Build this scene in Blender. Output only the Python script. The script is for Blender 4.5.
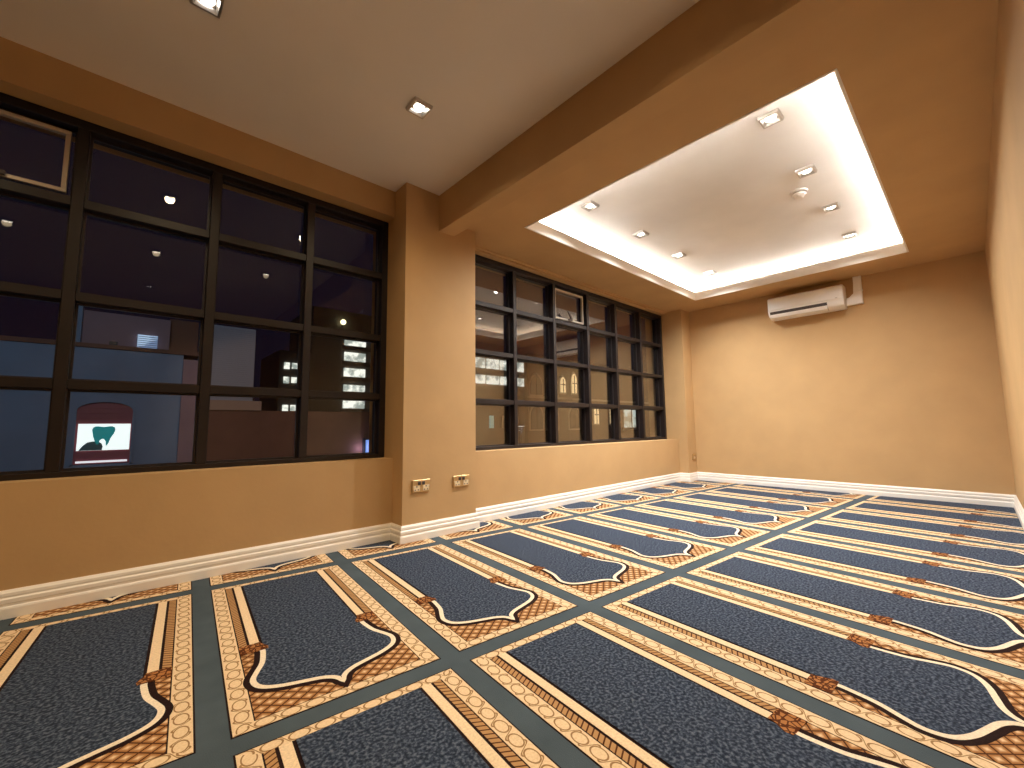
import bpy, bmesh, math
from mathutils import Matrix, Vector

for o in list(bpy.data.objects):
    bpy.data.objects.remove(o)
SC = bpy.context.scene
COL = SC.collection
S = 0.78                      # metres per survey unit (camera height = 1 unit)

# ------------------------------------------------------------------ camera
cd = bpy.data.cameras.new('camera')
cam = bpy.data.objects.new('camera', cd)
COL.objects.link(cam)
cd.sensor_width = 36.0
cd.lens = 36.0 * 420.56 / 1024
cd.clip_start = 0.02
cd.clip_end = 300
RX, UX, FX = (0.73932652, -0.67325286, -0.0112643), (-0.05822686, -0.08058955, 0.9950452), (0.67082481, 0.73500743, 0.09878339)
cam.matrix_world = Matrix(((RX[0], UX[0], -FX[0], 0), (RX[1], UX[1], -FX[1], 0), (RX[2], UX[2], -FX[2], S), (0, 0, 0, 1)))
SC.camera = cam

# ------------------------------------------------------------------ night sky, exposure
w = bpy.data.worlds.new('night_sky')
SC.world = w
w.use_nodes = True
w.node_tree.nodes['Background'].inputs['Color'].default_value = (0.0036, 0.0030, 0.0080, 1)
w.node_tree.nodes['Background'].inputs['Strength'].default_value = 1.0
SC.view_settings.view_transform = 'Standard'
SC.view_settings.look = 'None'
SC.view_settings.exposure = 0.13
SC.view_settings.gamma = 1.0
SC.view_settings.use_curve_mapping = False
SC.cycles.max_bounces = 10
SC.cycles.diffuse_bounces = 6
SC.cycles.transparent_max_bounces = 16
SC.cycles.sample_clamp_indirect = 4.0
SC.cycles.caustics_reflective = False
SC.cycles.caustics_refractive = False

# light settings, tuned against the photograph
RECESS_SPOT_W = 86.0          # eight downlights of the lit ceiling recess
FRONT_SPOT_W = 28.0           # downlights of the plain front ceiling
LAMP_COLOUR = (1.0, 0.98, 0.94)
FRONT_COLOUR = (1.0, 0.76, 0.45)   # the front lamps are warmer
STRIP_GLOW = 165.0             # led strip in the cove
FILL_W = 700.0  # unseen spots added to light the facades opposite

# ------------------------------------------------------------------ room dimensions (metres)
XF = 7.6157 * S               # far wall
YR = -0.245 * S               # right wall (back half)
YRF = -2.05 * S               # right wall (front half)
XB = -2.45 * S                # wall behind
YP = 3.4344 * S               # pillar faces
YL = 3.6247 * S               # wall under the left window
YLC = 3.6599 * S              # lintel over the left window
YW2 = 3.600 * S               # wall under the right window
YG1 = 3.7954 * S              # face of the left window frame
YG2 = 3.8154 * S              # face of the right window frame
YOUT = 4.15 * S               # outer face of the window wall
ZC1, ZC2, ZB = 3.3001 * S, 3.0639 * S, 2.9287 * S
XP1, XP2, XPF = 1.8178 * S, 2.6255 * S, 7.2945 * S
XB1, XB2 = 2.1768 * S, 2.3548 * S
CX0, CX1, CY0, CY1 = 2.9704 * S, 6.9326 * S, 0.398 * S, 2.9986 * S
ZU = ZC2 + 0.24 * S           # raised ceiling of the recess
ZT = 3.75 * S                 # top of the shell
ZS1, ZS2 = 0.716 * S, 0.727 * S
SK = 0.147 * S                # skirting height

# ------------------------------------------------------------------ materials
def nt(name):
    m = bpy.data.materials.new(name)
    m.use_nodes = True
    t = m.node_tree
    return m, t, t.nodes['Principled BSDF']

def srgb(r, g, b):
    f = lambda c: (c / 255 / 12.92) if c / 255 <= 0.04045 else ((c / 255 + 0.055) / 1.055) ** 2.4
    return (f(r), f(g), f(b), 1)

def plain(name, col, rough=0.6, metal=0.0, noise=0.0, nscale=8.0, bump=0.0, bscale=60.0, spec=0.5):
    m, t, b = nt(name)
    b.inputs['Roughness'].default_value = rough
    b.inputs['Metallic'].default_value = metal
    b.inputs['Specular IOR Level'].default_value = spec
    b.inputs['Base Color'].default_value = col
    tc = t.nodes.new('ShaderNodeTexCoord')
    if noise:
        n = t.nodes.new('ShaderNodeTexNoise'); n.inputs['Scale'].default_value = nscale; n.inputs['Detail'].default_value = 5
        t.links.new(tc.outputs['Object'], n.inputs['Vector'])
        mr = t.nodes.new('ShaderNodeMapRange')
        mr.inputs['From Min'].default_value = 0.3; mr.inputs['From Max'].default_value = 0.7
        mr.inputs['To Min'].default_value = 1 - noise; mr.inputs['To Max'].default_value = 1 + noise * 0.6
        t.links.new(n.outputs['Fac'], mr.inputs['Value'])
        mx = t.nodes.new('ShaderNodeMix'); mx.data_type = 'RGBA'; mx.blend_type = 'MULTIPLY'
        mx.inputs[0].default_value = 1.0
        mx.inputs[6].default_value = col
        t.links.new(mr.outputs['Result'], mx.inputs[7])
        t.links.new(mx.outputs[2], b.inputs['Base Color'])
    if bump:
        n2 = t.nodes.new('ShaderNodeTexNoise'); n2.inputs['Scale'].default_value = bscale; n2.inputs['Detail'].default_value = 4
        t.links.new(tc.outputs['Object'], n2.inputs['Vector'])
        bp = t.nodes.new('ShaderNodeBump'); bp.inputs['Strength'].default_value = bump; bp.inputs['Distance'].default_value = 0.004
        t.links.new(n2.outputs['Fac'], bp.inputs['Height'])
        t.links.new(bp.outputs['Normal'], b.inputs['Normal'])
    return m

def glow(name, col, strength):
    m, t, b = nt(name)
    b.inputs['Base Color'].default_value = (0.8, 0.8, 0.8, 1)
    b.inputs['Emission Color'].default_value = col
    b.inputs['Emission Strength'].default_value = strength
    return m

def M(t, op, a, b=None, c=None, clamp=False):
    n = t.nodes.new('ShaderNodeMath'); n.operation = op; n.use_clamp = clamp
    for i, v in enumerate((a, b, c)):
        if v is None: continue
        if isinstance(v, (int, float)): n.inputs[i].default_value = v
        else: t.links.new(v, n.inputs[i])
    return n.outputs[0]

def mixc(t, fac, a, b):
    n = t.nodes.new('ShaderNodeMix'); n.data_type = 'RGBA'
    for i, v in ((0, fac), (6, a), (7, b)):
        if isinstance(v, (int, float, tuple)): n.inputs[i].default_value = v
        else: t.links.new(v, n.inputs[i])
    return n.outputs[2]

def uv(t):
    u = t.nodes.new('ShaderNodeUVMap'); u.uv_map = 'UVMap'
    s = t.nodes.new('ShaderNodeSeparateXYZ'); t.links.new(u.outputs['UV'], s.inputs[0])
    return u.outputs['UV'], s.outputs['X'], s.outputs['Y']

def noise(t, vec, scale, detail=3):
    n = t.nodes.new('ShaderNodeTexNoise'); n.inputs['Scale'].default_value = scale; n.inputs['Detail'].default_value = detail
    t.links.new(vec, n.inputs['Vector'])
    return n.outputs['Fac']

def ramp(t, fac, stops):
    n = t.nodes.new('ShaderNodeValToRGB')
    while len(n.color_ramp.elements) > 1: n.color_ramp.elements.remove(n.color_ramp.elements[-1])
    n.color_ramp.elements[0].position, n.color_ramp.elements[0].color = stops[0]
    for p, c in stops[1:]:
        e = n.color_ramp.elements.new(p); e.color = c
    t.links.new(fac, n.inputs['Fac'])
    return n.outputs['Color']

def pile(t, b, vec, amount=0.6, scale=320.0):
    n = noise(t, vec, scale, 2)
    bp = t.nodes.new('ShaderNodeBump'); bp.inputs['Strength'].default_value = amount; bp.inputs['Distance'].default_value = 0.002
    t.links.new(n, bp.inputs['Height']); t.links.new(bp.outputs['Normal'], b.inputs['Normal'])
    b.inputs['Roughness'].default_value = 0.95
    b.inputs['Specular IOR Level'].default_value = 0.1

MAT = {}
MAT['wall'] = plain('tan_wall_paint', (0.54, 0.352, 0.172, 1), 0.7, noise=0.06, nscale=3.0, bump=0.15, bscale=45, spec=0.25)
MAT['front_ceiling'] = plain('off_white_ceiling_paint', (0.90, 0.86, 0.81, 1), 0.75, noise=0.03, nscale=2.0, bump=0.06, bscale=60, spec=0.2)
MAT['recess_ceiling'] = plain('recess_white_paint', (0.88, 0.86, 0.83, 1), 0.75, noise=0.10, nscale=1.3, bump=0.05, bscale=50, spec=0.2)
MAT['white'] = plain('white_gloss_paint', (0.90, 0.87, 0.82, 1), 0.4)
MAT['plastic'] = plain('white_plastic', (0.90, 0.88, 0.85, 1), 0.35)
MAT['plastic_dark'] = plain('dark_slot', (0.06, 0.05, 0.05, 1), 0.5)
MAT['chrome'] = plain('satin_nickel', (0.62, 0.60, 0.57, 1), 0.3, metal=0.9)
MAT['cup'] = plain('lamp_reflector', (0.55, 0.50, 0.44, 1), 0.3, metal=0.5)
MAT['lens'] = glow('lamp_lens', (1.0, 0.93, 0.82, 1), 9.0)
MAT['strip'] = glow('led_strip_glow', (1.0, 0.96, 0.89, 1), STRIP_GLOW)
MAT['frame'] = plain('dark_brown_window_metal', (0.013, 0.008, 0.008, 1), 0.42, noise=0.2, nscale=6, spec=0.45)
MAT['bead'] = plain('dark_glazing_bead', (0.030, 0.024, 0.025, 1), 0.3, spec=0.6)
MAT['sash'] = plain('pale_aluminium', (0.62, 0.56, 0.48, 1), 0.35, metal=0.3)
MAT['brass'] = plain('brushed_brass', (0.62, 0.42, 0.20, 1), 0.35, metal=0.7)
MAT['ivory'] = plain('ivory_switch', (0.80, 0.66, 0.44, 1), 0.35)
MAT['back_wall'] = MAT['wall']

def make_glass(name, f0):
    m, t, b = nt(name)
    t.nodes.remove(b)
    out = t.nodes['Material Output']
    g = t.nodes.new('ShaderNodeNewGeometry')
    d = t.nodes.new('ShaderNodeVectorMath'); d.operation = 'DOT_PRODUCT'
    t.links.new(g.outputs['Incoming'], d.inputs[0]); t.links.new(g.outputs['Normal'], d.inputs[1])
    c = M(t, 'ABSOLUTE', d.outputs['Value'])
    f = M(t, 'MULTIPLY_ADD', M(t, 'POWER', M(t, 'SUBTRACT', 1.0, c, clamp=True), 5.0), 1.0 - f0, f0)
    tr = t.nodes.new('ShaderNodeBsdfTransparent'); tr.inputs['Color'].default_value = (0.93, 0.94, 0.94, 1)
    gl = t.nodes.new('ShaderNodeBsdfGlossy'); gl.inputs['Roughness'].default_value = 0.0
    gl.inputs['Color'].default_value = (1, 1, 1, 1)
    mx = t.nodes.new('ShaderNodeMixShader')
    t.links.new(f, mx.inputs[0]); t.links.new(tr.outputs[0], mx.inputs[1]); t.links.new(gl.outputs[0], mx.inputs[2])
    t.links.new(mx.outputs[0], out.inputs['Surface'])
    return m
MAT['glass'] = make_glass('window_glass', 0.030)
MAT['boosted_glass'] = make_glass('boosted_window_glass', 0.20)   # right window: reflectance raised to brighten the mirrored room, no actual coating

# carpet colours (all patterns run in each piece's own woven coordinates, in metres)
CREAM = (0.66, 0.46, 0.26, 1)
BROWN = (0.16, 0.065, 0.018, 1)
DARK = (0.020, 0.009, 0.008, 1)
def make_lane():
    m, t, b = nt('slate_carpet_pile')
    tc = t.nodes.new('ShaderNodeTexCoord')
    n = noise(t, tc.outputs['Object'], 6, 4)
    t.links.new(ramp(t, n, [(0.3, (0.060, 0.082, 0.100, 1)), (0.7, (0.080, 0.108, 0.130, 1))]), b.inputs['Base Color'])
    pile(t, b, tc.outputs['Object'], 0.5)
    return m
def make_field():
    m, t, b = nt('blue_fleck_carpet_pile')
    v, x, y = uv(t)
    n = noise(t, v, 110, 2.5)
    c1 = ramp(t, n, [(0.36, (0.011, 0.017, 0.034, 1)), (0.50, (0.034, 0.049, 0.082, 1)), (0.60, (0.094, 0.118, 0.168, 1)), (0.72, (0.135, 0.16, 0.21, 1))])
    n2 = noise(t, v, 7, 4)
    c = mixc(t, M(t, 'MULTIPLY', n2, 0.22), c1, (0.055, 0.068, 0.085, 1))
    t.links.new(c, b.inputs['Base Color'])
    pile(t, b, v, 0.7)
    return m
def make_plain_pile(name, col, var=0.12):
    m, t, b = nt(name)
    v, x, y = uv(t)
    n = noise(t, v, 160, 2)
    lo = tuple(c * (1 - var) for c in col[:3]) + (1,)
    hi = tuple(min(1, c * (1 + var)) for c in col[:3]) + (1,)
    t.links.new(ramp(t, n, [(0.3, lo), (0.7, hi)]), b.inputs['Base Color'])
    pile(t, b, v, 0.5)
    return m
def make_border():
    # chain of ovals joined by S strokes, thin brown on cream
    m, t, b = nt('cream_scroll_border')
    v, x, y = uv(t)            # x across the band (centre 0), y along it
    P = 0.063
    f = M(t, 'SUBTRACT', M(t, 'FRACT', M(t, 'DIVIDE', y, P)), 0.5)
    ly = M(t, 'MULTIPLY', f, P)
    ex = M(t, 'DIVIDE', x, 0.0165)
    ey = M(t, 'DIVIDE', ly, 0.0245)
    r = M(t, 'SQRT', M(t, 'ADD', M(t, 'MULTIPLY', ex, ex), M(t, 'MULTIPLY', ey, ey)))
    oval = M(t, 'LESS_THAN', M(t, 'ABSOLUTE', M(t, 'SUBTRACT', r, 1.0)), 0.105)
    s = M(t, 'MULTIPLY', M(t, 'SINE', M(t, 'MULTIPLY', y, 2 * math.pi / P)), 0.019)
    wave = M(t, 'LESS_THAN', M(t, 'ABSOLUTE', M(t, 'SUBTRACT', x, s)), 0.0026)
    outside = M(t, 'GREATER_THAN', r, 1.0)
    line = M(t, 'MAXIMUM', oval, M(t, 'MULTIPLY', wave, outside))
    n = noise(t, v, 160, 2)
    base = ramp(t, n, [(0.3, (0.74, 0.55, 0.34, 1)), (0.7, (0.86, 0.67, 0.44, 1))])
    t.links.new(mixc(t, M(t, 'MULTIPLY', line, 0.85), base, (0.25, 0.12, 0.035, 1)), b.inputs['Base Color'])
    pile(t, b, v, 0.5)
    return m
def make_hatch():
    m, t, b = nt('tan_hatched_strip')
    v, x, y = uv(t)
    f = M(t, 'FRACT', M(t, 'DIVIDE', M(t, 'ADD', y, M(t, 'MULTIPLY', x, 0.55)), 0.0185))
    line = M(t, 'LESS_THAN', f, 0.27)
    t.links.new(mixc(t, line, (0.47, 0.27, 0.12, 1), (0.10, 0.035, 0.012, 1)), b.inputs['Base Color'])
    pile(t, b, v, 0.5)
    return m
def make_lattice():
    m, t, b = nt('orange_lattice')
    v, x, y = uv(t)
    p = M(t, 'ADD', M(t, 'DIVIDE', x, 0.048), M(t, 'DIVIDE', y, 0.040))
    q = M(t, 'SUBTRACT', M(t, 'DIVIDE', x, 0.048), M(t, 'DIVIDE', y, 0.040))
    dp = M(t, 'ABSOLUTE', M(t, 'SUBTRACT', M(t, 'FRACT', p), 0.5))
    dq = M(t, 'ABSOLUTE', M(t, 'SUBTRACT', M(t, 'FRACT', q), 0.5))
    edge = M(t, 'GREATER_THAN', M(t, 'MAXIMUM', dp, dq), 0.425)
    core = M(t, 'SUBTRACT', 1.0, M(t, 'DIVIDE', M(t, 'MAXIMUM', dp, dq), 0.30), clamp=True)
    c = mixc(t, core, (0.38, 0.18, 0.065, 1), (0.86, 0.64, 0.40, 1))
    t.links.new(mixc(t, edge, c, (0.085, 0.030, 0.012, 1)), b.inputs['Base Color'])
    pile(t, b, v, 0.5)
    return m
def make_capital():
    m, t, b = nt('brown_capital_scroll')
    v, x, y = uv(t)
    vo = t.nodes.new('ShaderNodeTexVoronoi'); vo.feature = 'DISTANCE_TO_EDGE'; vo.inputs['Scale'].default_value = 62
    t.links.new(v, vo.inputs['Vector'])
    line = M(t, 'LESS_THAN', vo.outputs['Distance'], 0.12)
    t.links.new(mixc(t, line, (0.40, 0.175, 0.060, 1), (0.090, 0.026, 0.008, 1)), b.inputs['Base Color'])
    pile(t, b, v, 0.5)
    return m
MAT['lane'] = make_lane()
MAT['field'] = make_field()
MAT['cream'] = make_plain_pile('cream_pile', (0.84, 0.65, 0.43, 1))
MAT['pale'] = make_plain_pile('pale_cream_pile', (0.88, 0.76, 0.59, 1))
MAT['dark'] = make_plain_pile('dark_brown_pile', DARK, 0.3)
MAT['border'] = make_border()
MAT['hatch'] = make_hatch()
MAT['lattice'] = make_lattice()
MAT['capital'] = make_capital()

# ------------------------------------------------------------------ helpers
def link(o, parent=None):
    COL.objects.link(o)
    if parent: o.parent = parent
    return o

def mesh_obj(name, bm, mat, parent=None, kind=None, smooth=False):
    me = bpy.data.meshes.new(name)
    bmesh.ops.recalc_face_normals(bm, faces=bm.faces[:])
    bm.to_mesh(me); bm.free()
    for m in (mat if isinstance(mat, (list, tuple)) else [mat]): me.materials.append(m)
    if smooth:
        for p in me.polygons: p.use_smooth = True
    o = bpy.data.objects.new(name, me)
    if kind: o['kind'] = kind
    return link(o, parent)

def box(bm, x0, x1, y0, y1, z0, z1, bevel=0.0):
    vs = [bm.verts.new((x, y, z)) for x in (x0, x1) for y in (y0, y1) for z in (z0, z1)]
    fs = [bm.faces.new([vs[i] for i in q]) for q in ((0, 1, 3, 2), (4, 6, 7, 5), (0, 4, 5, 1), (2, 3, 7, 6), (0, 2, 6, 4), (1, 5, 7, 3))]
    if bevel:
        es = list({e for f in fs for e in f.edges})
        bmesh.ops.bevel(bm, geom=es, offset=bevel, segments=1, affect='EDGES')

def boxo(name, mat, dims, parent=None, kind=None, bevel=0.0):
    bm = bmesh.new(); box(bm, *dims, bevel=bevel)
    return mesh_obj(name, bm, mat, parent, kind)

def prism(bm, pts, axis, a, b):
    """closed 2-D outline pts, extruded along axis from a to b"""
    def p3(p, v):
        return {'x': (v, p[0], p[1]), 'y': (p[0], v, p[1]), 'z': (p[0], p[1], v)}[axis]
    A = [bm.verts.new(p3(p, a)) for p in pts]
    B = [bm.verts.new(p3(p, b)) for p in pts]
    bm.faces.new(A); bm.faces.new(B[::-1])
    n = len(pts)
    for i in range(n):
        bm.faces.new((A[i], A[(i + 1) % n], B[(i + 1) % n], B[i]))

def disc(bm, cx, cy, z0, z1, r0, r1=None, seg=28):
    r1 = r0 if r1 is None else r1
    A = [bm.verts.new((cx + r0 * math.cos(2 * math.pi * i / seg), cy + r0 * math.sin(2 * math.pi * i / seg), z0)) for i in range(seg)]
    B = [bm.verts.new((cx + r1 * math.cos(2 * math.pi * i / seg), cy + r1 * math.sin(2 * math.pi * i / seg), z1)) for i in range(seg)]
    bm.faces.new(A[::-1]); bm.faces.new(B)
    for i in range(seg):
        bm.faces.new((A[i], A[(i + 1) % seg], B[(i + 1) % seg], B[i]))

def thing(name, loc, label, cat, group=None):
    o = bpy.data.objects.new(name, None)
    o.location = loc
    o.empty_display_size = 0.1
    o['label'] = label; o['category'] = cat
    if group: o['group'] = group
    return link(o)

def structure(name):
    o = bpy.data.objects.new(name, None)
    o['kind'] = 'structure'
    return link(o)

# ------------------------------------------------------------------ room shell
W = MAT['wall']
st = 'structure'
boxo('floor', MAT['lane'], (XB - .2, XF + .2, YRF - .2, YOUT, -0.15, -0.012), kind=st)
# wall under and over the left window, with the stretch behind the camera
X1L = -2.02 * S
boxo('wall_left', W, (X1L, XP1, YL, YOUT, -0.012, ZS1), kind=st)
boxo('wall_left', W, (X1L, XP1, YLC, YOUT, 3.038 * S, ZT), kind=st)
boxo('wall_left', W, (XB, X1L, YL, YOUT, -0.012, ZT), kind=st)
# pillar and the piers around the right window
boxo('pillar', W, (XP1, XP2, YP, YOUT, -0.012, ZT), kind=st)
boxo('wall_left', W, (XP2, XPF, YW2, YOUT, -0.012, ZS2), kind=st)
boxo('wall_left', W, (XP2, XPF, 3.73 * S, YOUT, 3.026 * S, ZT), kind=st)
boxo('pillar', W, (XPF, XF, YP, YOUT, -0.012, ZT), kind=st)
boxo('wall_far', W, (XF, XF + .2, YR - .2, YOUT, -0.012, ZT), kind=st)
boxo('wall_right', W, (XB1, XF, YR - .2, YR, -0.012, ZT), kind=st)
boxo('wall_right', W, (XB - .2, XB1, YRF - .2, YRF, -0.012, ZT), kind=st)
boxo('wall_right', W, (XB1, XB1 + .2, YRF, YR - .2, -0.012, ZT), kind=st)
boxo('wall_back', W, (XB - .2, XB, YRF, YOUT, -0.012, ZT), kind=st)
# ceilings
boxo('ceiling', MAT['front_ceiling'], (XB, XB1, YRF, YOUT, ZC1, ZC1 + .1), kind=st)
boxo('beam', W, (XB1, XB2, YR, YP + .05, ZB, ZT), kind=st)
bm = bmesh.new()                                   # dropped border with the rectangular opening
LIP = ZC2 + 0.125 * S
zt = LIP - 0.013             # ledge behind the lip
lt = 0.014                   # thickness of the white lip lining the opening
xs, ys = [XB2, CX0 - lt, CX1 + lt, XF], [YR, CY0 - lt, CY1 + lt, 3.95 * S]
g = {}
for k, z in enumerate((ZC2, zt)):
    for i, x in enumerate(xs):
        for j, y in enumerate(ys):
            g[i, j, k] = bm.verts.new((x, y, z))
for k in (0, 1):
    for i in range(3):
        for j in range(3):
            if (i, j) != (1, 1):
                bm.faces.new([g[i, j, k], g[i + 1, j, k], g[i + 1, j + 1, k], g[i, j + 1, k]])
ring = [(1, 1), (2, 1), (2, 2), (1, 2)]
for a, b in zip(ring, ring[1:] + ring[:1]):
    bm.faces.new([g[a + (0,)], g[b + (0,)], g[b + (1,)], g[a + (1,)]])
mesh_obj('ceiling', bm, W, kind=st)
# upstand round the opening (white lip that hides the led strips)
for d in ((CX0 - lt, CX0, CY0 - lt, CY1 + lt), (CX1, CX1 + lt, CY0 - lt, CY1 + lt), (CX0, CX1, CY0 - lt, CY0), (CX0, CX1, CY1, CY1 + lt)):
    boxo('trim_1', MAT['white'], d + (ZC2 - 0.002, LIP), kind=st)
# raised recess ceiling and its side walls
EX = 0.24
boxo('ceiling', MAT['recess_ceiling'], (CX0 - EX, CX1 + EX, CY0 - EX, CY1 + EX, ZU, ZU + .08), kind=st)
for d in ((CX0 - EX - .05, CX0 - EX, CY0 - EX - .05, CY1 + EX + .05), (CX1 + EX, CX1 + EX + .05, CY0 - EX - .05, CY1 + EX + .05),
          (CX0 - EX, CX1 + EX, CY0 - EX - .05, CY0 - EX), (CX0 - EX, CX1 + EX, CY1 + EX, CY1 + EX + .05)):
    boxo('trim_2', MAT['recess_ceiling'], d + (zt, ZU + .08), kind=st)
boxo('ceiling', MAT['front_ceiling'], (XB - .2, XF + .2, YRF - .2, YOUT, ZT, ZT + .1), kind=st)
# thin painted batten where the ceiling meets the lintel of the right window
bm = bmesh.new(); box(bm, XP2, XPF, 3.70 * S, 3.73 * S, 3.045 * S, ZC2, bevel=0.002)
mesh_obj('trim_3', bm, W, kind=st)

# ------------------------------------------------------------------ skirting
SKP = [(0, 0), (0.022, 0), (0.022, 0.040), (0.0195, 0.047), (0.0150, 0.050), (0.0150, 0.060), (0.0180, 0.063), (0.0180, 0.078),
       (0.0140, 0.082), (0.0110, 0.084), (0.0110, 0.089), (0.0135, 0.091), (0.0125, 0.103), (0.0080, 0.109), (0.0045, SK), (0, SK)]
def skirting(name, path):
    """path: list of (x, y) wall-line corners walked with the room on the right-hand side"""
    bm = bmesh.new()
    n = len(path)
    rings = []
    for i, (x, y) in enumerate(path):
        def nrm(a, b):
            dx, dy = b[0] - a[0], b[1] - a[1]; l = math.hypot(dx, dy)
            return (dy / l, -dx / l)
        if i == 0: m = nrm(path[0], path[1])
        elif i == n - 1: m = nrm(path[-2], path[-1])
        else:
            a, b = nrm(path[i - 1], path[i]), nrm(path[i], path[i + 1])
            k = 1 + a[0] * b[0] + a[1] * b[1]
            m = ((a[0] + b[0]) / k, (a[1] + b[1]) / k)
        rings.append([bm.verts.new((x + m[0] * d, y + m[1] * d, z - 0.004)) for d, z in SKP])
    for r0, r1 in zip(rings, rings[1:]):
        for j in range(len(SKP)):
            k = (j + 1) % len(SKP)
            bm.faces.new((r0[j], r0[k], r1[k], r1[j]))
    bm.faces.new(rings[0]); bm.faces.new(rings[-1][::-1])
    return mesh_obj(name, bm, MAT['white'], kind=st)
skirting('baseboard_left', [(XB + .02, YL), (XP1, YL), (XP1, YP), (XP2, YP), (XP2, YW2), (XPF, YW2), (XPF, YP), (XF, YP), (XF, YP - .03)])
skirting('baseboard_far', [(XF, YP - .03), (XF, YR + .03)])
skirting('baseboard_right', [(XF, YR + .03), (XF, YR), (XB1 + .01, YR)])

# ------------------------------------------------------------------ windows
def window(name, yf, x0, x1, z0, z1, mull, bars, vent, mw=0.042, glass='glass'):
    w = structure(name)
    F, G = MAT['frame'], MAT[glass]
    dep = 0.075                       # mullion depth in front of the glass
    yg = yf + dep
    jw = 0.045
    for d in ((x0, x0 + jw, z0, z1), (x1 - jw, x1, z0, z1)):
        boxo('jamb', F, (d[0], d[1], yf, yg + .05, d[2], d[3]), w, bevel=0.002)
    boxo('frame_head', F, (x0 + jw, x1 - jw, yf, yg + .05, z1 - jw, z1), w, bevel=0.002)
    boxo('frame_sill', F, (x0 + jw, x1 - jw, yf, yg + .05, z0, z0 + .028), w, bevel=0.002)
    for x in mull:
        boxo('mullion', F, (x - mw / 2, x + mw / 2, yf, yg + .04, z0 + .028, z1 - jw), w, bevel=0.002)
    xe = [x0 + jw - mw / 2] + list(mull) + [x1 - jw + mw / 2]
    ze = [z0 + .028 - mw / 2] + list(bars) + [z1 - jw + mw / 2]
    for a, b in zip(xe, xe[1:]):
        for z in bars:
            boxo('transom', F, (a + mw / 2, b - mw / 2, yf + .006, yg + .04, z - mw / 2, z + mw / 2), w, bevel=0.002)
    for i, (a, b) in enumerate(zip(xe, xe[1:])):
        for j, (c, d) in enumerate(zip(ze, ze[1:])):
            A, B, Cc, D = a + mw / 2, b - mw / 2, c + mw / 2, d - mw / 2
            boxo('pane', G, (A, B, yg, yg + .006, Cc, D), w)
            bm = bmesh.new()
            t = 0.010
            box(bm, A, B, yg - .014, yg - .0005, D - t, D)
            box(bm, A, B, yg - .014, yg - .0005, Cc, Cc + t)
            box(bm, A, A + t, yg - .014, yg - .0005, Cc + t, D - t)
            box(bm, B - t, B, yg - .014, yg - .0005, Cc + t, D - t)
            bd = mesh_obj('glazing_bead', bm, MAT['bead'], w)
            if (i, j) == vent:
                t, q, y0, y1 = 0.020, 0.022, yg - .045, yg - .016
                sh = bpy.data.objects.new('vent_sash', None); link(sh, w)
                for k in ((A + q, B - q, D - q - t, D - q), (A + q, B - q, Cc + q, Cc + q + t), (A + q, A + q + t, Cc + q + t, D - q - t), (B - q - t, B - q, Cc + q + t, D - q - t)):
                    boxo('sash_rail', MAT['sash'], (k[0], k[1], y0, y1, k[2], k[3]), sh, bevel=0.002)
                bm = bmesh.new()
                xm, zm = (A + B) / 2, Cc + q + t
                box(bm, xm - .03, xm + .03, y0 - .018, y0 + .004, zm - .014, zm + .006, bevel=0.002)
                prism(bm, [(xm - .012, zm + .004), (xm + .014, zm + .004), (xm - .050, zm + .085), (xm - .066, zm + .080)], 'y', y0 - .030, y0 - .016)
                mesh_obj('window_handle', bm, MAT['plastic_dark'], sh)
    return w
B4 = lambda *z: [v * S for v in z]
window('window_1', YG1, X1L, XP1, ZS1, 3.036 * S, B4(-1.72, -1.02, -0.322, 0.408, 1.096), B4(1.290, 1.856, 2.474), (2, 3), mw=0.046)
window('window_2', YG2, 2.80 * S, XPF, ZS2, 3.022 * S, B4(3.548, 4.296, 5.050, 5.792, 6.540), B4(1.284, 1.868, 2.446), (2, 3), glass='boosted_glass')
boxo('wall_left', W, (XP2, 2.80 * S, YG2, YOUT, ZS2, 3.026 * S), kind=st)

# ------------------------------------------------------------------ carpet with woven prayer panels
RA, PX0, PP, LX = -0.0859, -0.7382, 0.8528, 0.0512
YA, YBL, LY = 3.3776, 1.6881, 0.0486
CA, SA = math.cos(RA), math.sin(RA)
PW, PL = (PP - 2 * LX) * S, (YA - YBL - 2 * LY) * S
g_ = 0.024                    # the skirting stands in front of the carpet edge
ROOM = [((XB + .005, XP1 - g_), (YRF + .005, YL - g_)), ((XP1 - g_, XP2 + g_), (YRF + .005, YP - g_)), ((XP2 + g_, XPF - g_), (YR + g_, YW2 - g_)), ((XPF - g_, XF - g_), (YR + g_, YP - g_))]
ROOM = [ROOM[0], ((XP1 - g_, XB1 - .004), ROOM[1][1]), ((XB1 - .004, XP2 + g_), (YR + g_, YP - g_)), ROOM[2], ROOM[3]]

def clip_poly(pts, ax, lim, keep_less):
    out = []
    for i in range(len(pts)):
        p, q = pts[i], pts[(i + 1) % len(pts)]
        ip = (p[ax] <= lim) if keep_less else (p[ax] >= lim)
        iq = (q[ax] <= lim) if keep_less else (q[ax] >= lim)
        if ip: out.append(p)
        if ip != iq:
            f = (lim - p[ax]) / (q[ax] - p[ax])
            out.append(tuple(p[k] + f * (q[k] - p[k]) for k in range(len(p))))
    return out

def clip_room(polys):
    """polys of (x, y, u, v): the parts of them on the room's floor"""
    res = []
    for pl in polys:
        for (xa, xb), (ya, yb) in ROOM:
            p = pl
            for ax, lim, less in ((0, xa, False), (0, xb, True), (1, ya, False), (1, yb, True)):
                if len(p) >= 3: p = clip_poly(p, ax, lim, less)
            if len(p) >= 3:
                ar = sum(p[i][0] * p[(i + 1) % len(p)][1] - p[(i + 1) % len(p)][0] * p[i][1] for i in range(len(p))) / 2
                if abs(ar) > 2e-6: res.append(p)
    return res

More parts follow.
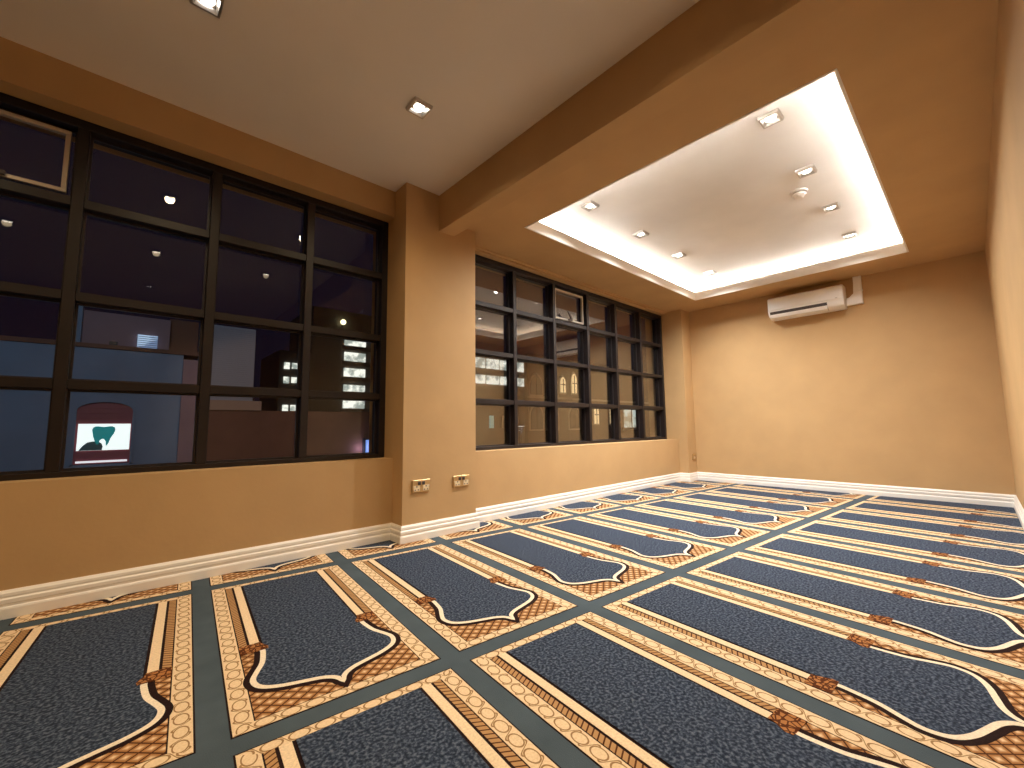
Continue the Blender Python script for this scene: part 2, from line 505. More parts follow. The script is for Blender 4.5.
def slab_mesh(name, polys, z0, z1, mat):
    """flat woven layer: polys of (x, y, u, v) extruded from z0 to z1"""
    verts, faces, uvs, cache = [], [], [], {}
    def vid(x, y, z):
        k = (round(x, 5), round(y, 5), round(z, 5))
        if k not in cache:
            cache[k] = len(verts); verts.append((x, y, z))
        return cache[k]
    ecount = {}
    for p in polys:
        ar = sum(p[i][0] * p[(i + 1) % len(p)][1] - p[(i + 1) % len(p)][0] * p[i][1] for i in range(len(p)))
        if ar < 0: p = p[::-1]
        ids = [vid(q[0], q[1], z1) for q in p]
        keep = [i for i in range(len(ids)) if ids[i] != ids[i - 1]]
        if len(keep) < 3 or len({ids[i] for i in keep}) != len(keep): continue
        faces.append([ids[i] for i in keep]); uvs.append([(p[i][2], p[i][3]) for i in keep])
        for a, b in zip(keep, keep[1:] + keep[:1]):
            ecount[ids[a], ids[b]] = ((p[a][2], p[a][3]), (p[b][2], p[b][3]))
    for (a, b), (ua, ub) in list(ecount.items()):
        if (b, a) not in ecount:
            A, B = verts[a], verts[b]
            faces.append([a, vid(A[0], A[1], z0), vid(B[0], B[1], z0), b]); uvs.append([ua, ua, ub, ub])
    me = bpy.data.meshes.new(name)
    me.from_pydata(verts, [], faces)
    ul = me.uv_layers.new(name='UVMap')
    flat = [c for f in uvs for q in f for c in q]
    ul.data.foreach_set('uv', flat)
    me.materials.append(mat)
    me.update()
    return me

# outline of the niche: left edge of the white arch band (a, b), b measured from the window-side edge
ARCH = [(0.1185, 0.800), (0.118, 0.822), (0.107, 0.893), (0.086, 0.945), (0.0715, 0.983), (0.071, 1.010), (0.080, 1.036), (0.100, 1.057), (0.140, 1.078), (0.195, 1.095), (0.240, 1.109), (0.268, 1.125), (0.284, 1.144), (PW / 2, 1.166)]
def smooth(P, n=5):
    out = []
    for i in range(len(P) - 1):
        p0, p1, p2, p3 = P[max(i - 1, 0)], P[i], P[i + 1], P[min(i + 2, len(P) - 1)]
        for k in range(n):
            t = k / n
            out.append(tuple(0.5 * (2 * p1[j] + (p2[j] - p0[j]) * t + (2 * p0[j] - 5 * p1[j] + 4 * p2[j] - p3[j]) * t * t + (3 * p1[j] - p0[j] - 3 * p2[j] + p3[j]) * t ** 3) for j in (0, 1)))
    return out + [P[-1]]
AS = smooth(ARCH)
def offset(P, d):
    """shift the curve by d away from the field (left / down); the tip slides along the axis"""
    out = []
    for i in range(len(P)):
        a, b = P[max(i - 1, 0)], P[min(i + 1, len(P) - 1)]
        tx, ty = b[0] - a[0], b[1] - a[1]; l = math.hypot(tx, ty)
        out.append((P[i][0] - d * ty / l, P[i][1] + d * tx / l))
    if d:
        out[0] = (out[0][0], P[0][1])
        out[-1] = (PW / 2, P[-1][1] + d * 1.75)
        res = [p for p in out[:-1] if p[0] < PW / 2 - 1e-4]
        mono = []
        for p in res:
            if not mono or p[1] > mono[-1][1] + 1e-5 : mono.append(p)
        out = [p for p in mono if p[1] < out[-1][1] - 1e-4] + [out[-1]]
    return out
def fill(P, top=None):
    """mirror-symmetric region between curve P and its mirror, as quads"""
    q = []
    if top is not None:
        q.append([(P[0][0], top), (PW - P[0][0], top), (PW - P[0][0], P[0][1]), (P[0][0], P[0][1])])
    for a, b in zip(P, P[1:]):
        pl = [a, (PW - a[0], a[1]), (PW - b[0], b[1]), b]
        if abs(b[0] - PW / 2) < 1e-4: pl = [a, (PW - a[0], a[1]), b]
        q.append(pl)
    return q
def rect(a0, a1, b0, b1): return [[(a0, b0), (a1, b0), (a1, b1), (a0, b1)]]
def idn(p): return p
BW, TB, BB = 0.0505, 0.0325, 1.2065          # side border width, top border depth, start of the bottom border
def mir(polys): return [[(PW - a, b) for a, b in p][::-1] for p in polys]
def side_uv(p): return (p[0] - BW / 2, p[1])
def side_uv_r(p): return (PW - BW / 2 - p[0], p[1] + 0.03)
def top_uv(p): return (p[1] - TB / 2, p[0] + 0.02)
def bot_uv(p): return (p[1] - (BB + PL) / 2, p[0] + 0.02)
capital_l = [[(0.0525, 0.735), (0.118, 0.733), (0.122, 0.750), (0.0525, 0.752)], [(0.0525, 0.752), (0.122, 0.750), (0.139, 0.780), (0.0525, 0.780)], [(0.0525, 0.780), (0.139, 0.780), (0.137, 0.800), (0.0525, 0.803)]]
LAYERS = [  # name, [(polys, uv function)], height step, material
    ('border', [([[(0, 0), (BW, TB), (BW, BB), (0, PL)]], side_uv), ([[(PW, 0), (PW, PL), (PW - BW, BB), (PW - BW, TB)]], side_uv_r),
                ([[(0, 0), (PW, 0), (PW - BW, TB), (BW, TB)]], top_uv), ([[(0, PL), (BW, BB), (PW - BW, BB), (PW, PL)]], bot_uv)], 2, 'border'),
    ('lattice', [(rect(BW + .0035, PW - BW - .0035, 0.79, BB - .003), idn)], 2, 'lattice'),
    ('hatched_strip', [(rect(0.0545, 0.0785, TB, 0.736), side_uv)], 2, 'hatch'),
    ('hatched_strip', [(mir(rect(0.0545, 0.0785, TB, 0.736)), side_uv_r)], 2, 'hatch'),
    ('arch_outline', [(fill(offset(AS, 0.0265)), idn)], 3, 'dark'),  # dark brown band woven round the pale arch
    ('column_band', [(rect(0.0870, 0.1165, TB, 0.736), idn)], 3, 'cream'),
    ('column_band', [(mir(rect(0.0870, 0.1165, TB, 0.736)), idn)], 3, 'cream'),
    ('arch_band', [(fill(offset(AS, 0.0085)), idn)], 4, 'pale'),
    ('field', [(rect(0.1255, PW - 0.1255, TB + .003, 0.80) + fill(offset(AS, -0.0085)), idn)], 5, 'field'),
    ('capital', [(capital_l, idn)], 6, 'capital'),
    ('capital', [(mir(capital_l), idn)], 6, 'capital'),
]
OUT = 0.0045
PANEL = [(rect(-OUT, PW + OUT, -OUT, PL + OUT), idn)]
STEP = 0.0006

def to_floor(k, row, a, b):
    top = (YBL + (1 - (row - 1)) * (YA - YBL) - LY) * S    # window-side edge of the row
    p, q = (PX0 + k * PP + LX) * S + a, top - b
    return CA * p - SA * q, SA * p + CA * q

lanes = [[(xa, ya, xa, ya), (xb, ya, xb, ya), (xb, yb, xb, yb), (xa, yb, xa, yb)] for (xa, xb), (ya, yb) in ROOM]
carpet = bpy.data.objects.new('carpet', slab_mesh('carpet', lanes, -0.012, -0.003, MAT['lane']))
carpet['label'] = 'slate blue fitted carpet woven with rows of cream bordered prayer niche panels'
carpet['category'] = 'carpet'
link(carpet)

shared = {}
def layer_mesh(key, name, polys, h, mat, k, row, clip):
    z0, z1 = (-0.003, -0.003 + STEP) if h == 1 else (-0.003 + STEP * (h - 1) - .0003, -0.003 + STEP * h)
    if not clip:
        if key not in shared:
            pp = [[(a, -b) + tuple(f((a, b))) for a, b in pl] for pls, f in polys for pl in pls]
            shared[key] = slab_mesh(name, pp, z0, z1, MAT[mat])
        return shared[key]
    o = to_floor(k, row, 0, 0)
    pp = []
    for pls, f in polys:
        for pl in pls:
            pp.append([to_floor(k, row, a, b) + tuple(f((a, b))) for a, b in pl])
    pp = clip_room(pp)
    if not pp: return None
    loc = []
    for p in pp:
        q = []
        for x, y, u, v in p:
            dx, dy = x - o[0], y - o[1]
            q.append((CA * dx + SA * dy, -SA * dx + CA * dy, u, v))
        loc.append(q)
    return slab_mesh(name, loc, z0, z1, MAT[mat])

def inside_one(k, row):
    pts = [to_floor(k, row, a, b) for a in (-OUT, PW + OUT) for b in (-OUT, PL + OUT)]
    inn = lambda p: any(xa <= p[0] <= xb and ya <= p[1] <= yb for (xa, xb), (ya, yb) in ROOM)
    mid = [to_floor(k, row, PW * i / 4, b) for i in range(5) for b in (-OUT, PL + OUT)]
    return all(inn(p) for p in pts + mid)

for row in (0, 1, 2, 3):
    for k in range(-1, 10):
        if row == 3 and not (0 <= k <= 3): continue
        clip = not inside_one(k, row)
        me = layer_mesh('panel', 'prayer_panel', PANEL, 1, 'dark', k, row, clip)
        if me is None: continue
        p = bpy.data.objects.new('prayer_panel', me)
        x, y = to_floor(k, row, 0, 0)
        p.location = (x, y, 0); p.rotation_euler = (0, 0, RA)
        link(p, carpet)
        for n, (name, polys, h, mat) in enumerate(LAYERS):
            m2 = layer_mesh(n, name, polys, h, mat, k, row, clip)
            if m2 is None: continue
            link(bpy.data.objects.new(name, m2), p)

# ------------------------------------------------------------------ downlights
def downlight(x, y, z, label, watts, group, colour=LAMP_COLOUR):
    t = thing('downlight', (x, y, z), label, 'downlight', group)
    h, o, i, hh = 0.020, 0.056, 0.043, 0.034
    bm = bmesh.new()
    O0 = [bm.verts.new((sx * o, sy * o, 0)) for sx, sy in ((-1, -1), (1, -1), (1, 1), (-1, 1))]
    O1 = [bm.verts.new((sx * (o - .004), sy * (o - .004), -h)) for sx, sy in ((-1, -1), (1, -1), (1, 1), (-1, 1))]
    I1 = [bm.verts.new((sx * i, sy * i, -h)) for sx, sy in ((-1, -1), (1, -1), (1, 1), (-1, 1))]
    I0 = [bm.verts.new((sx * hh, sy * hh, -0.003)) for sx, sy in ((-1, -1), (1, -1), (1, 1), (-1, 1))]
    for A, B in ((O0, O1), (O1, I1), (I1, I0)):
        for q in range(4):
            bm.faces.new((A[q], A[(q + 1) % 4], B[(q + 1) % 4], B[q]))
    mesh_obj('trim_ring', bm, MAT['chrome'], t)
    bm = bmesh.new(); box(bm, -hh, hh, -hh, hh, -0.003, 0.0)
    mesh_obj('reflector_cup', bm, MAT['cup'], t)
    bm = bmesh.new(); disc(bm, 0, 0, -0.011, -0.003, 0.026, 0.030, 20)
    mesh_obj('lamp_lens', bm, MAT['lens'], t)
    l = bpy.data.lights.new('downlight_beam', 'SPOT')
    l.energy = watts; l.color = colour; l.spot_size = math.radians(148); l.spot_blend = 0.9; l.shadow_soft_size = 0.03
    lo = bpy.data.objects.new('downlight_beam', l); lo.location = (0, 0, -0.026); link(lo, t)
    return t
ordn = ('first', 'second', 'third', 'fourth')
for j, y in enumerate((0.862, 2.552)):
    for i, x in enumerate((3.47, 4.475, 5.455, 6.46)):
        side = ('row nearer the right wall', 'row nearer the windows')[j]
        side_w = RECESS_SPOT_W * (0.55, 1.35)[j]
        downlight(x * S, y * S, ZU, 'square downlight in the lit ceiling recess, %s from the beam, %s' % (ordn[i], side), side_w, 'downlights in the ceiling recess')
for x, y, lab in ((1.426, 2.522, 'square glowing downlight in the plain front ceiling, beside the beam and pillar'),
                  (0.183, 2.590, 'glowing downlight in the plain front ceiling, above left window, cut by photo edge'),
                  (1.40, 0.84, 'front ceiling downlight beside the beam, far from the windows, mirrored in the left window'),
                  (0.15, 0.84, 'square downlight in the front ceiling right over the camera, seen mirrored in the glass'),
                  (0.14, -0.95, 'square downlight in the front ceiling nearest the right side wall, seen only mirrored'),
                  (-1.10, 2.55, 'square downlight in the front ceiling behind the camera on the window side'),
                  (-1.10, 0.84, 'square downlight in the front ceiling behind the camera away from the windows')):
    downlight(x * S, y * S, ZC1, lab, FRONT_SPOT_W, 'downlights in the front ceiling', FRONT_COLOUR)

# led strips lying on the ledge behind the lip
for d, where in (((CX0 - .135, CX0 - .12, CY0 - .10, CY1 + .10), 'beam'), ((CX1 + .12, CX1 + .135, CY0 - .10, CY1 + .10), 'far wall'),
          ((CX0 - .10, CX1 + .10, CY0 - .135, CY0 - .12), 'right wall'), ((CX0 - .10, CX1 + .10, CY1 + .12, CY1 + .135), 'right window')):
    o = boxo('light_strip', MAT['strip'], d + (zt + .001, zt + .008))
    o['label'] = 'glowing white light strip hidden in the ceiling recess edge along the %s side' % where
    o['category'] = 'light strip'; o['group'] = 'cove light strips'

# smoke detector
t = thing('smoke_detector', (4.845 * S, 1.010 * S, ZU), 'round stepped white smoke detector on the lit recess ceiling among the square downlights', 'smoke detector')
bm = bmesh.new(); disc(bm, 0, 0, -0.014, 0, 0.058, 0.060); mesh_obj('base', bm, MAT['plastic'], t)
bm = bmesh.new(); disc(bm, 0, 0, -0.024, -0.014, 0.040, 0.040); mesh_obj('sensor_vent', bm, MAT['cup'], t)
bm = bmesh.new(); disc(bm, 0, 0, -0.036, -0.024, 0.044, 0.050); mesh_obj('collar', bm, MAT['plastic'], t)
bm = bmesh.new(); disc(bm, 0, 0, -0.056, -0.036, 0.024, 0.038); mesh_obj('cap', bm, MAT['plastic'], t)

# ------------------------------------------------------------------ air conditioner
AY0, AY1 = 0.872, 1.612
AZ0, AZ1 = 2.045, 2.303
t = thing('air_conditioner', (XF, (AY0 + AY1) / 2, AZ0), 'white wall mounted air conditioner on the far wall under the ceiling', 'air conditioner')
hw = (AY1 - AY0) / 2
HT = AZ1 - AZ0
def acp(name, pts, y0, y1, mat, bev=0.0):
    bm = bmesh.new(); prism(bm, [(-d, z) for d, z in pts], 'y', y0, y1)
    if bev: bmesh.ops.bevel(bm, geom=bm.edges[:], offset=bev, segments=2, affect='EDGES')
    return mesh_obj(name, bm, mat, t)
acp('body', [(0, 0.0), (0.10, 0.0), (0.165, 0.030), (0.192, 0.085), (0.192, HT - .02), (0.170, HT), (0, HT)], -hw, hw, MAT['plastic'], 0.006)
acp('front_panel', [(0.193, 0.095), (0.203, 0.100), (0.203, HT - .022), (0.193, HT - .015)], -hw + .004, hw - .004, MAT['plastic'], 0.003)
acp('air_outlet', [(0.100, -0.002), (0.170, 0.031), (0.192, 0.080), (0.186, 0.082), (0.160, 0.036), (0.100, 0.004)], -hw + .15, hw - .02, MAT['plastic_dark'])
acp('louver', [(0.118, -0.004), (0.166, 0.016), (0.181, 0.048), (0.186, 0.045), (0.171, 0.010), (0.118, -0.010)], -hw + .15, hw - .02, MAT['plastic'])
bm = bmesh.new(); box(bm, -0.2045, -0.203, -hw + .05, -hw + .07, 0.105, 0.112); mesh_obj('indicator_light', bm, MAT['cup'], t)
# pipe cover: L-shaped trunking from the unit up to the ceiling
t = thing('pipe_cover', (XF, 0.795, 2.075), 'white L shaped plastic pipe cover on the far wall right of the air conditioner', 'pipe cover')
yb = 0.795
bm = bmesh.new()
prism(bm, [(0.868 - yb, 0.005), (0.868 - yb, 0.085), (0.838 - yb, 0.085), (0.797 - yb, 0.125), (0.797 - yb, ZC2 - 2.075), (0.728 - yb, ZC2 - 2.075), (0.728 - yb, 0.005)], 'x', -0.052, 0.0)
bmesh.ops.bevel(bm, geom=[e for e in bm.edges if all(v.co.x < -.05 for v in e.verts)], offset=0.006, segments=2, affect='EDGES')
mesh_obj('trunking', bm, MAT['plastic'], t)
bm = bmesh.new(); box(bm, -0.056, 0, 0.724 - yb, 0.801 - yb, 0.145, 0.165, bevel=0.002); mesh_obj('joint_collar', bm, MAT['plastic'], t)

# ------------------------------------------------------------------ sockets
def socket(x0, x1, z0, z1, label, double=True):
    w_, h_ = x1 - x0, z1 - z0
    t = thing('wall_socket', ((x0 + x1) / 2, YP, z0), label, 'socket', 'brass wall sockets')
    bm = bmesh.new(); box(bm, -w_ / 2, w_ / 2, -0.011, 0, 0, h_, bevel=0.003); mesh_obj('face_plate', bm, MAT['brass'], t)
    cs = (-w_ * .26, w_ * .26) if double else (0,)
    for c in cs:
        s_ = 0.016 if double else 0.012
        bm = bmesh.new(); box(bm, c - s_ * 1.5, c + s_ * 1.5, -0.0135, -0.0105, h_ * .12, h_ * .55, bevel=0.001); mesh_obj('socket_face', bm, MAT['ivory'], t)
        bm = bmesh.new()
        box(bm, c - .004, c + .004, -0.0142, -0.0130, h_ * .42, h_ * .52)
        mesh_obj('pin_hole', bm, MAT['plastic_dark'], t)
        for sx in (-1, 1):
            bm = bmesh.new(); box(bm, c + sx * .012 - .004, c + sx * .012 + .004, -0.0142, -0.0130, h_ * .18, h_ * .26); mesh_obj('pin_hole', bm, MAT['plastic_dark'], t)
        q = c * .45
        bm = bmesh.new(); box(bm, q - .010, q + .010, -0.0165, -0.0105, h_ * .60, h_ * .86, bevel=0.001); mesh_obj('rocker_switch', bm, MAT['plastic_dark'] if double else MAT['brass'], t)
    for sx in (-1, 1):
        bm = bmesh.new(); box(bm, sx * w_ * .44 - .003, sx * w_ * .44 + .003, -0.0125, -0.0105, h_ * .47, h_ * .53); mesh_obj('screw', bm, MAT['chrome'], t)
socket(1.907 * S, 2.089 * S, 0.412 * S, 0.524 * S, 'brass double socket low on the pillar, the one nearer the left window')
socket(2.347 * S, 2.537 * S, 0.416 * S, 0.524 * S, 'brass double socket low on the pillar, the one nearer the right window')
socket(7.44 * S, 7.57 * S, 0.365 * S, 0.470 * S, 'small single brass socket low on the narrow pier beside the far corner', double=False)

# ------------------------------------------------------------------ the street outside
GZ = -4.2
CLINIC = plain('grey_blue_render', (0.17, 0.24, 0.34, 1), 0.9, noise=0.12, nscale=1.2, bump=0.2, bscale=20)
PINK = plain('dull_pink_render', (0.26, 0.17, 0.19, 1), 0.9, noise=0.1, nscale=1.5)
REDW = plain('dark_red_shutter', (0.28, 0.05, 0.075, 1), 0.6)
BRICK = plain('brown_render', (0.16, 0.075, 0.05, 1), 0.9, noise=0.2, nscale=1.2)
BEIGE = plain('beige_coping', (0.33, 0.22, 0.16, 1), 0.9)
SHUT = plain('grey_shutter_metal', (0.27, 0.28, 0.33, 1), 0.6)
TOWER = plain('dark_grey_concrete', (0.13, 0.12, 0.11, 1), 0.9, noise=0.1, nscale=0.2)
STONE = plain('church_stone', (0.17, 0.13, 0.09, 1), 0.9, noise=0.15, nscale=0.3)
TRIM = plain('pale_stone_trim', (0.42, 0.34, 0.25, 1), 0.9)
FRAMEX = plain('outdoor_dark_frame', (0.03, 0.03, 0.03, 1), 0.6)
TEAL = plain('teal_vinyl', (0.0, 0.16, 0.17, 1), 0.5)
TEAL.node_tree.nodes['Principled BSDF'].inputs['Emission Color'].default_value = (0.0, 0.16, 0.17, 1)
TEAL.node_tree.nodes['Principled BSDF'].inputs['Emission Strength'].default_value = 0.8
G_WHITE = glow('lit_sign_white', (0.92, 1.0, 0.96, 1), 1.0)
G_STRIP = glow('lit_strip_white', (0.95, 0.92, 0.95, 1), 0.8)
G_BLUE = glow('lit_blue_door', (0.10, 0.30, 0.85, 1), 0.8)
G_TEAL = glow('lit_teal_window', (0.10, 0.45, 0.45, 1), 0.5)
G_WARM = glow('lit_warm_window', (1.0, 0.72, 0.36, 1), 0.9)
def lit_interior(name, c0, c1, s, scale):
    m, t, b = nt(name)
    tc = t.nodes.new('ShaderNodeTexCoord')
    n = noise(t, tc.outputs['Object'], scale, 3)
    c = ramp(t, n, [(0.40, c0), (0.55, c1)])
    b.inputs['Base Color'].default_value = (0.1, 0.1, 0.1, 1)
    t.links.new(c, b.inputs['Emission Color'])
    b.inputs['Emission Strength'].default_value = s
    return m
G_PARK = lit_interior('lit_car_park_floor', (0.30, 0.34, 0.30, 1), (1.0, 1.0, 0.88, 1), 1.1, 0.9)
G_ROOM = lit_interior('lit_room', (0.35, 0.30, 0.20, 1), (0.75, 0.85, 0.75, 1), 0.9, 0.8)
G_BLIND = lit_interior('lit_blind', (0.16, 0.24, 0.42, 1), (0.45, 0.62, 0.85, 1), 0.9, 3.0)

def part(name, mat, parent, dims, origin=(0, 0, 0), bevel=0.0):
    o = origin
    return boxo(name, mat, (dims[0] - o[0], dims[1] - o[0], dims[2] - o[1], dims[3] - o[1], dims[4] - o[2], dims[5] - o[2]), parent, bevel=bevel)

boxo('street', plain('asphalt', (0.03, 0.03, 0.033, 1), 0.9), (-60, 140, YOUT + .3, 120, GZ - .2, GZ), kind=st)

# clinic across the street
CY = 14.0
o_ = (-0.5, CY, GZ)
t = thing('clinic_building', o_, 'grey blue rendered building across the street with an arched red shopfront and tooth sign', 'building')
P = lambda name, mat, dims, parent=t, bevel=0.0: part(name, mat, parent, dims, o_, bevel)
P('wall', CLINIC, (-7.0, 1.0, CY, CY + 4, GZ, 2.74))
P('pilaster', PINK, (1.0, 1.32, CY - .08, CY + 4, GZ, 2.62))
P('ledge', BRICK, (-7.0, 1.34, CY - .06, CY + .5, 2.74, 2.84))
P('upper_wall', PINK, (-0.95, 0.72, CY + .6, CY + 4, 2.86, 3.75))
P('upper_wall', BRICK, (0.72, 1.36, CY + .9, CY + 4, 2.84, 3.85))
bw = P('blind_window', G_BLIND, (0.07, 0.47, CY + .52, CY + .60, 2.86, 3.26))
for k in range(7):
    P('blind_slat', CLINIC, (0.05, 0.49, CY + .505, CY + .53, 2.89 + k * .053, 2.905 + k * .053))
P('vent', FRAMEX, (-0.46, -0.30, CY + .54, CY + .6, 2.90, 3.02))
P('pilaster', CLINIC, (-1.25, -0.95, CY + .3, CY + 4, 2.86, 3.80))
# arched recess: moulding, shutter bands, lit window
arch = []
for i in range(13):
    a = math.pi * (1 - i / 12)
    arch.append((-0.395 + 0.535 * math.cos(a), 1.30 + 0.20 * math.sin(a)))
mo = [(-0.93, 0.0)] + arch + [(0.14, 0.0)]
inn = [(-0.395 + (x + 0.395) * 0.90, z - (0.05 if z > .5 else 0)) for x, z in mo]
bm = bmesh.new()
n = len(mo)
V0 = [[bm.verts.new((x - o_[0], y - o_[1], z - o_[2])) for x, z in L] for L, y in ((mo, CY - .10), (inn, CY - .10), (mo, CY), (inn, CY))]
for i in range(n - 1):
    for a, b in ((0, 1), (1, 3), (2, 0)):
        bm.faces.new((V0[a][i], V0[a][i + 1], V0[b][i + 1], V0[b][i]))
mesh_obj('arch_moulding', bm, TRIM if False else CLINIC, t)
bm = bmesh.new(); prism(bm, [(x - o_[0], z - o_[2]) for x, z in inn], 'y', -0.02, 0.02)
sh = mesh_obj('red_shutter', bm, REDW, t)
for z in (1.06, 1.18, 1.30):
    P('shutter_rail', REDW, (-0.84, 0.05, CY - .045, CY - .02, z, z + .03))
sg = P('lit_window', G_WHITE, (-0.835, 0.065, CY - .05, CY - .022, 0.315, 0.935))
tooth = [(-0.60, 0.80), (-0.585, 0.85), (-0.54, 0.875), (-0.47, 0.872), (-0.40, 0.860), (-0.33, 0.872), (-0.26, 0.875), (-0.215, 0.85), (-0.20, 0.79), (-0.225, 0.70), (-0.275, 0.60), (-0.300, 0.50), (-0.330, 0.42), (-0.350, 0.43),
         (-0.355, 0.52), (-0.385, 0.575), (-0.425, 0.580), (-0.460, 0.545), (-0.470, 0.47), (-0.500, 0.44), (-0.540, 0.52), (-0.575, 0.64)]
bm = bmesh.new(); prism(bm, [(x - o_[0], z - o_[2]) for x, z in tooth], 'y', CY - .062 - o_[1], CY - .0505 - o_[1]); mesh_obj('tooth_sign', bm, TEAL, sg)
chair = [(-0.80, 0.318), (-0.74, 0.42), (-0.67, 0.50), (-0.58, 0.525), (-0.48, 0.52), (-0.42, 0.47), (-0.40, 0.40), (-0.41, 0.318)]
bm = bmesh.new(); prism(bm, [(x - o_[0], z - o_[2]) for x, z in chair], 'y', CY - .060 - o_[1], CY - .0506 - o_[1]); mesh_obj('chair_sign', bm, plain('dusty_teal_vinyl', (0.05, 0.17, 0.19, 1), 0.5), sg)
P('lit_strip', G_STRIP, (-0.83, 0.045, CY - .06, CY - .022, 0.03, 0.075))

# brown building with the metal shutter beside it
o_ = (2.6, CY + .5, GZ)
t = thing('brown_building', o_, 'low brown building across the street with a grey ribbed metal shutter above', 'building')
P('wall', BRICK, (1.34, 6.9, CY + .5, CY + 4, GZ, 1.32), t)
P('coping', BEIGE, (1.34, 2.95, CY + .42, CY + 3, 1.32, 1.60), t)
P('shutter', SHUT, (1.40, 2.80, CY + .9, CY + 1.1, 1.60, 3.85), t)
for k in range(36):
    P('shutter_rib', SHUT, (1.40, 2.80, CY + .87, CY + .9, 1.63 + k * .061, 1.66 + k * .061), t)
bd = P('doorway', G_BLUE, (6.20, 6.50, CY + .45, CY + .5, -0.25, 0.34), t)
P('door_frame', FRAMEX, (6.12, 6.20, CY + .42, CY + .5, -0.25, 0.40), t)

# towers with lit floors behind
TYY = 65.0
o_ = (26.0, TYY, GZ)
t = thing('car_park_tower', o_, 'dark tower behind the brown building with five lit open floors stacked up', 'building')
P('wall', TOWER, (19.5, 32.5, TYY, TYY + 12, GZ, 18.9), t)
bm = bmesh.new(); bmesh.ops.create_icosphere(bm, subdivisions=2, radius=0.42, matrix=Matrix.Translation((23.75 - o_[0], -0.5, 17.0 - o_[2])))
mesh_obj('wall_lamp', bm, glow('yellow_wall_lamp', (1.0, 0.85, 0.45, 1), 3.0), t)
P('lamp_bracket', FRAMEX, (23.65, 23.85, TYY - .5, TYY, 16.4, 16.6), t)
for z0, z1 in ((13.55, 14.75), (11.1, 12.45), (8.65, 9.95), (6.3, 7.35), (3.75, 4.95)):
    P('lit_floor', G_PARK, (24.2, 27.5, TYY - .3, TYY - .02, z0, z1), t)
    P('lit_floor', G_PARK, (28.7, 29.9, TYY - .3, TYY - .02, z0 - .9, z1 - .5), t)
    P('parapet', TOWER, (23.8, 30.2, TYY - .5, TYY - .3, z0 - .8, z0 - .1), t)
o_ = (17.5, TYY - 1, GZ)
t = thing('lit_office_block', o_, 'smaller grey block left of the tower with three lit window rows', 'building')
P('wall', TOWER, (15.0, 19.4, TYY - 1, TYY + 10, GZ, 11.6), t)
for z in (9.9, 7.9, 5.9, 4.0):
    P('window', G_PARK, (15.6, 16.3, TYY - 1.2, TYY - 1.02, z - .9, z), t)
    P('window', G_PARK, (16.6, 18.6, TYY - 1.2, TYY - 1.02, z - .8, z), t)

CPY = 50.0
o_ = (46.0, CPY, GZ)
t = thing('car_park_building', o_, 'wide grey building seen through the right window with two long lit floors', 'building')
P('wall', TOWER, (30.0, 50.0, CPY, CPY + 14, GZ, 12.2), t)
for z0, z1, xe in ((9.6, 11.1, 54.0), (7.2, 8.5, 48.6)):
    xx = 37.5
    while xx < min(xe, 49.5) - .6:
        P('lit_floor', G_PARK, (xx, min(xx + 2.4, xe), CPY - .3, CPY - .02, z0, z1), t)
        xx += 2.75
P('window', G_TEAL, (40.8, 41.6, CPY - .2, CPY - .02, 0.45, 2.35), t)
P('window', TRIM, (43.2, 43.8, CPY - .2, CPY - .02, 0.45, 2.35), t)

# church with pointed arches
HY = 30.0
o_ = (38.0, HY, GZ)
t = thing('church_building', o_, 'brown stone church seen through the right window with pointed arches and lit lancets', 'building')
P('wall', STONE, (29.5, 62.0, HY, HY + .5, GZ, 8.0), t)
P('string_course', TRIM, (29.5, 62.0, HY - .15, HY, 3.55, 3.75), t)
def lancet(x, z0, z1, hw_, glass, mat=None):
    pts_o, pts_i = [], []
    for L, e in ((pts_o, 0.16), (pts_i, 0.0)):
        L.append((x - hw_ - e, z0 - e))
        zs = z1 - 1.5 * hw_
        L.append((x - hw_ - e, zs))
        for i in range(1, 6):
            a = math.pi - i / 6 * math.radians(60)
            L.append((x + (hw_ + e) + 2 * (hw_ + e) * math.cos(a), zs + 2 * (hw_ + e) * math.sin(a) * .87))
        L.append((x, zs + 2 * (hw_ + e) * math.sin(math.radians(60)) * .87))
        for p in L[-2:0:-1]: L.append((2 * x - p[0], p[1]))
        L.append((x + hw_ + e, z0 - e))
    bm = bmesh.new(); prism(bm, [(a - o_[0], b - o_[2]) for a, b in pts_o], 'y', -0.12, -0.02)
    f = mesh_obj('arch_frame', bm, TRIM, t)
    bm = bmesh.new(); prism(bm, [(a - o_[0], b - o_[2]) for a, b in pts_i], 'y', -0.18, -0.121)
    mesh_obj('pane', bm, glass, f)
    for q in ((x - .04, x + .04, z0, z1 - hw_ * .5), (x - hw_, x + hw_, (z0 + z1) / 2 - .04, (z0 + z1) / 2 + .04)):
        part('mullion', FRAMEX, f, (q[0], q[1], HY - .22, HY - .181, q[2], q[3]), o_)
DKGL = plain('dark_church_glass', (0.06, 0.05, 0.04, 1), 0.3)
for x, z0, z1, g2 in ((30.6, 3.9, 6.0, DKGL), (33.0, 3.9, 6.2, DKGL), (34.75, 4.3, 6.0, G_WARM), (36.65, 4.3, 6.5, G_WARM),
                      (30.6, 0.4, 2.9, DKGL), (33.0, 0.4, 2.9, DKGL), (36.6, 0.4, 2.9, DKGL), (40.6, 0.9, 3.0, G_WARM), (43.7, 0.9, 3.1, G_WARM)):
    lancet(x, z0, z1, 0.42 if g2 is G_WARM else 0.85, g2)
rw = P('shop_window', G_ROOM, (46.5, 50.0, HY - .2, HY - .02, 0.4, 2.8), t)
P('window_frame', TRIM, (46.2, 50.3, HY - .3, HY - .02, 0.1, 0.4), t)
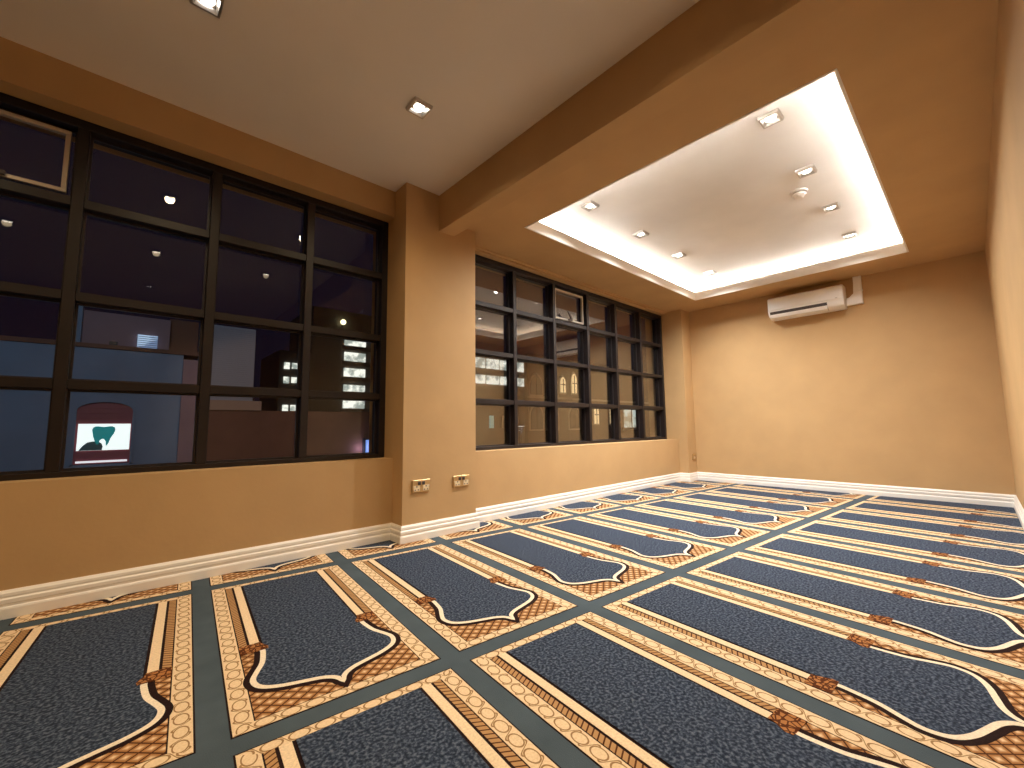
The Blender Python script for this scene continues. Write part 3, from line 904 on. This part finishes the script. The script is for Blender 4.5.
P('mullion', FRAMEX, (47.9, 48.05, HY - .26, HY - .2, 0.4, 2.8), t)

# street lamp, then unseen spots added to brighten the facades
def street_lamp(x, y, h, watts, label, col=(0.85, 0.92, 1.0)):
    t = thing('street_lamp', (x, y, GZ), label, 'street lamp', 'street lamps')
    bm = bmesh.new(); disc(bm, 0, 0, 0, h, 0.08, 0.05, 10); mesh_obj('pole', bm, FRAMEX, t)
    bm = bmesh.new(); disc(bm, 0, 0, h, h + .12, 0.30, 0.16, 14); mesh_obj('lamp_head', bm, FRAMEX, t)
    bm = bmesh.new(); disc(bm, 0, 0, h - .03, h - .001, 0.20, 0.22, 14); mesh_obj('lamp_lens', bm, G_WHITE, t)
    l = bpy.data.lights.new('street_light', 'POINT'); l.energy = watts; l.color = col; l.shadow_soft_size = 0.15
    lo = bpy.data.objects.new('street_light', l); lo.location = (0, 0, h - .25); link(lo, t)
street_lamp(19.0, 20.0, 4.95, 60.0, 'small bright street lamp before the brown stone church')
def fill_spot(loc, aim, watts, col, size):
    l = bpy.data.lights.new('facade_fill', 'SPOT'); l.energy = watts; l.color = col; l.spot_size = math.radians(size); l.spot_blend = 0.5; l.shadow_soft_size = 0.3
    o = bpy.data.objects.new('facade_fill', l); o.location = loc
    o.rotation_euler = (Vector(aim) - Vector(loc)).to_track_quat('-Z', 'Y').to_euler(); link(o)
fill_spot((-1.0, 3.8, 4.6), (-0.5, 14.0, 1.0), FILL_W, (0.70, 0.85, 1.0), 75)        # added fill light for the facades, no real fixture
fill_spot((4.0, 3.8, 4.6), (3.2, 14.5, 1.0), FILL_W, (1.0, 0.62, 0.40), 32)
fill_spot((20.0, 6.0, 4.6), (38.0, 30.0, 3.0), FILL_W * 1.2, (1.0, 0.78, 0.50), 80)
l = bpy.data.lights.new('door_light', 'POINT'); l.energy = 6.0; l.color = (0.6, 0.55, 1.0); l.shadow_soft_size = 0.05
lo = bpy.data.objects.new('door_light', l); lo.location = (6.00, CY + .30, 0.05); link(lo)
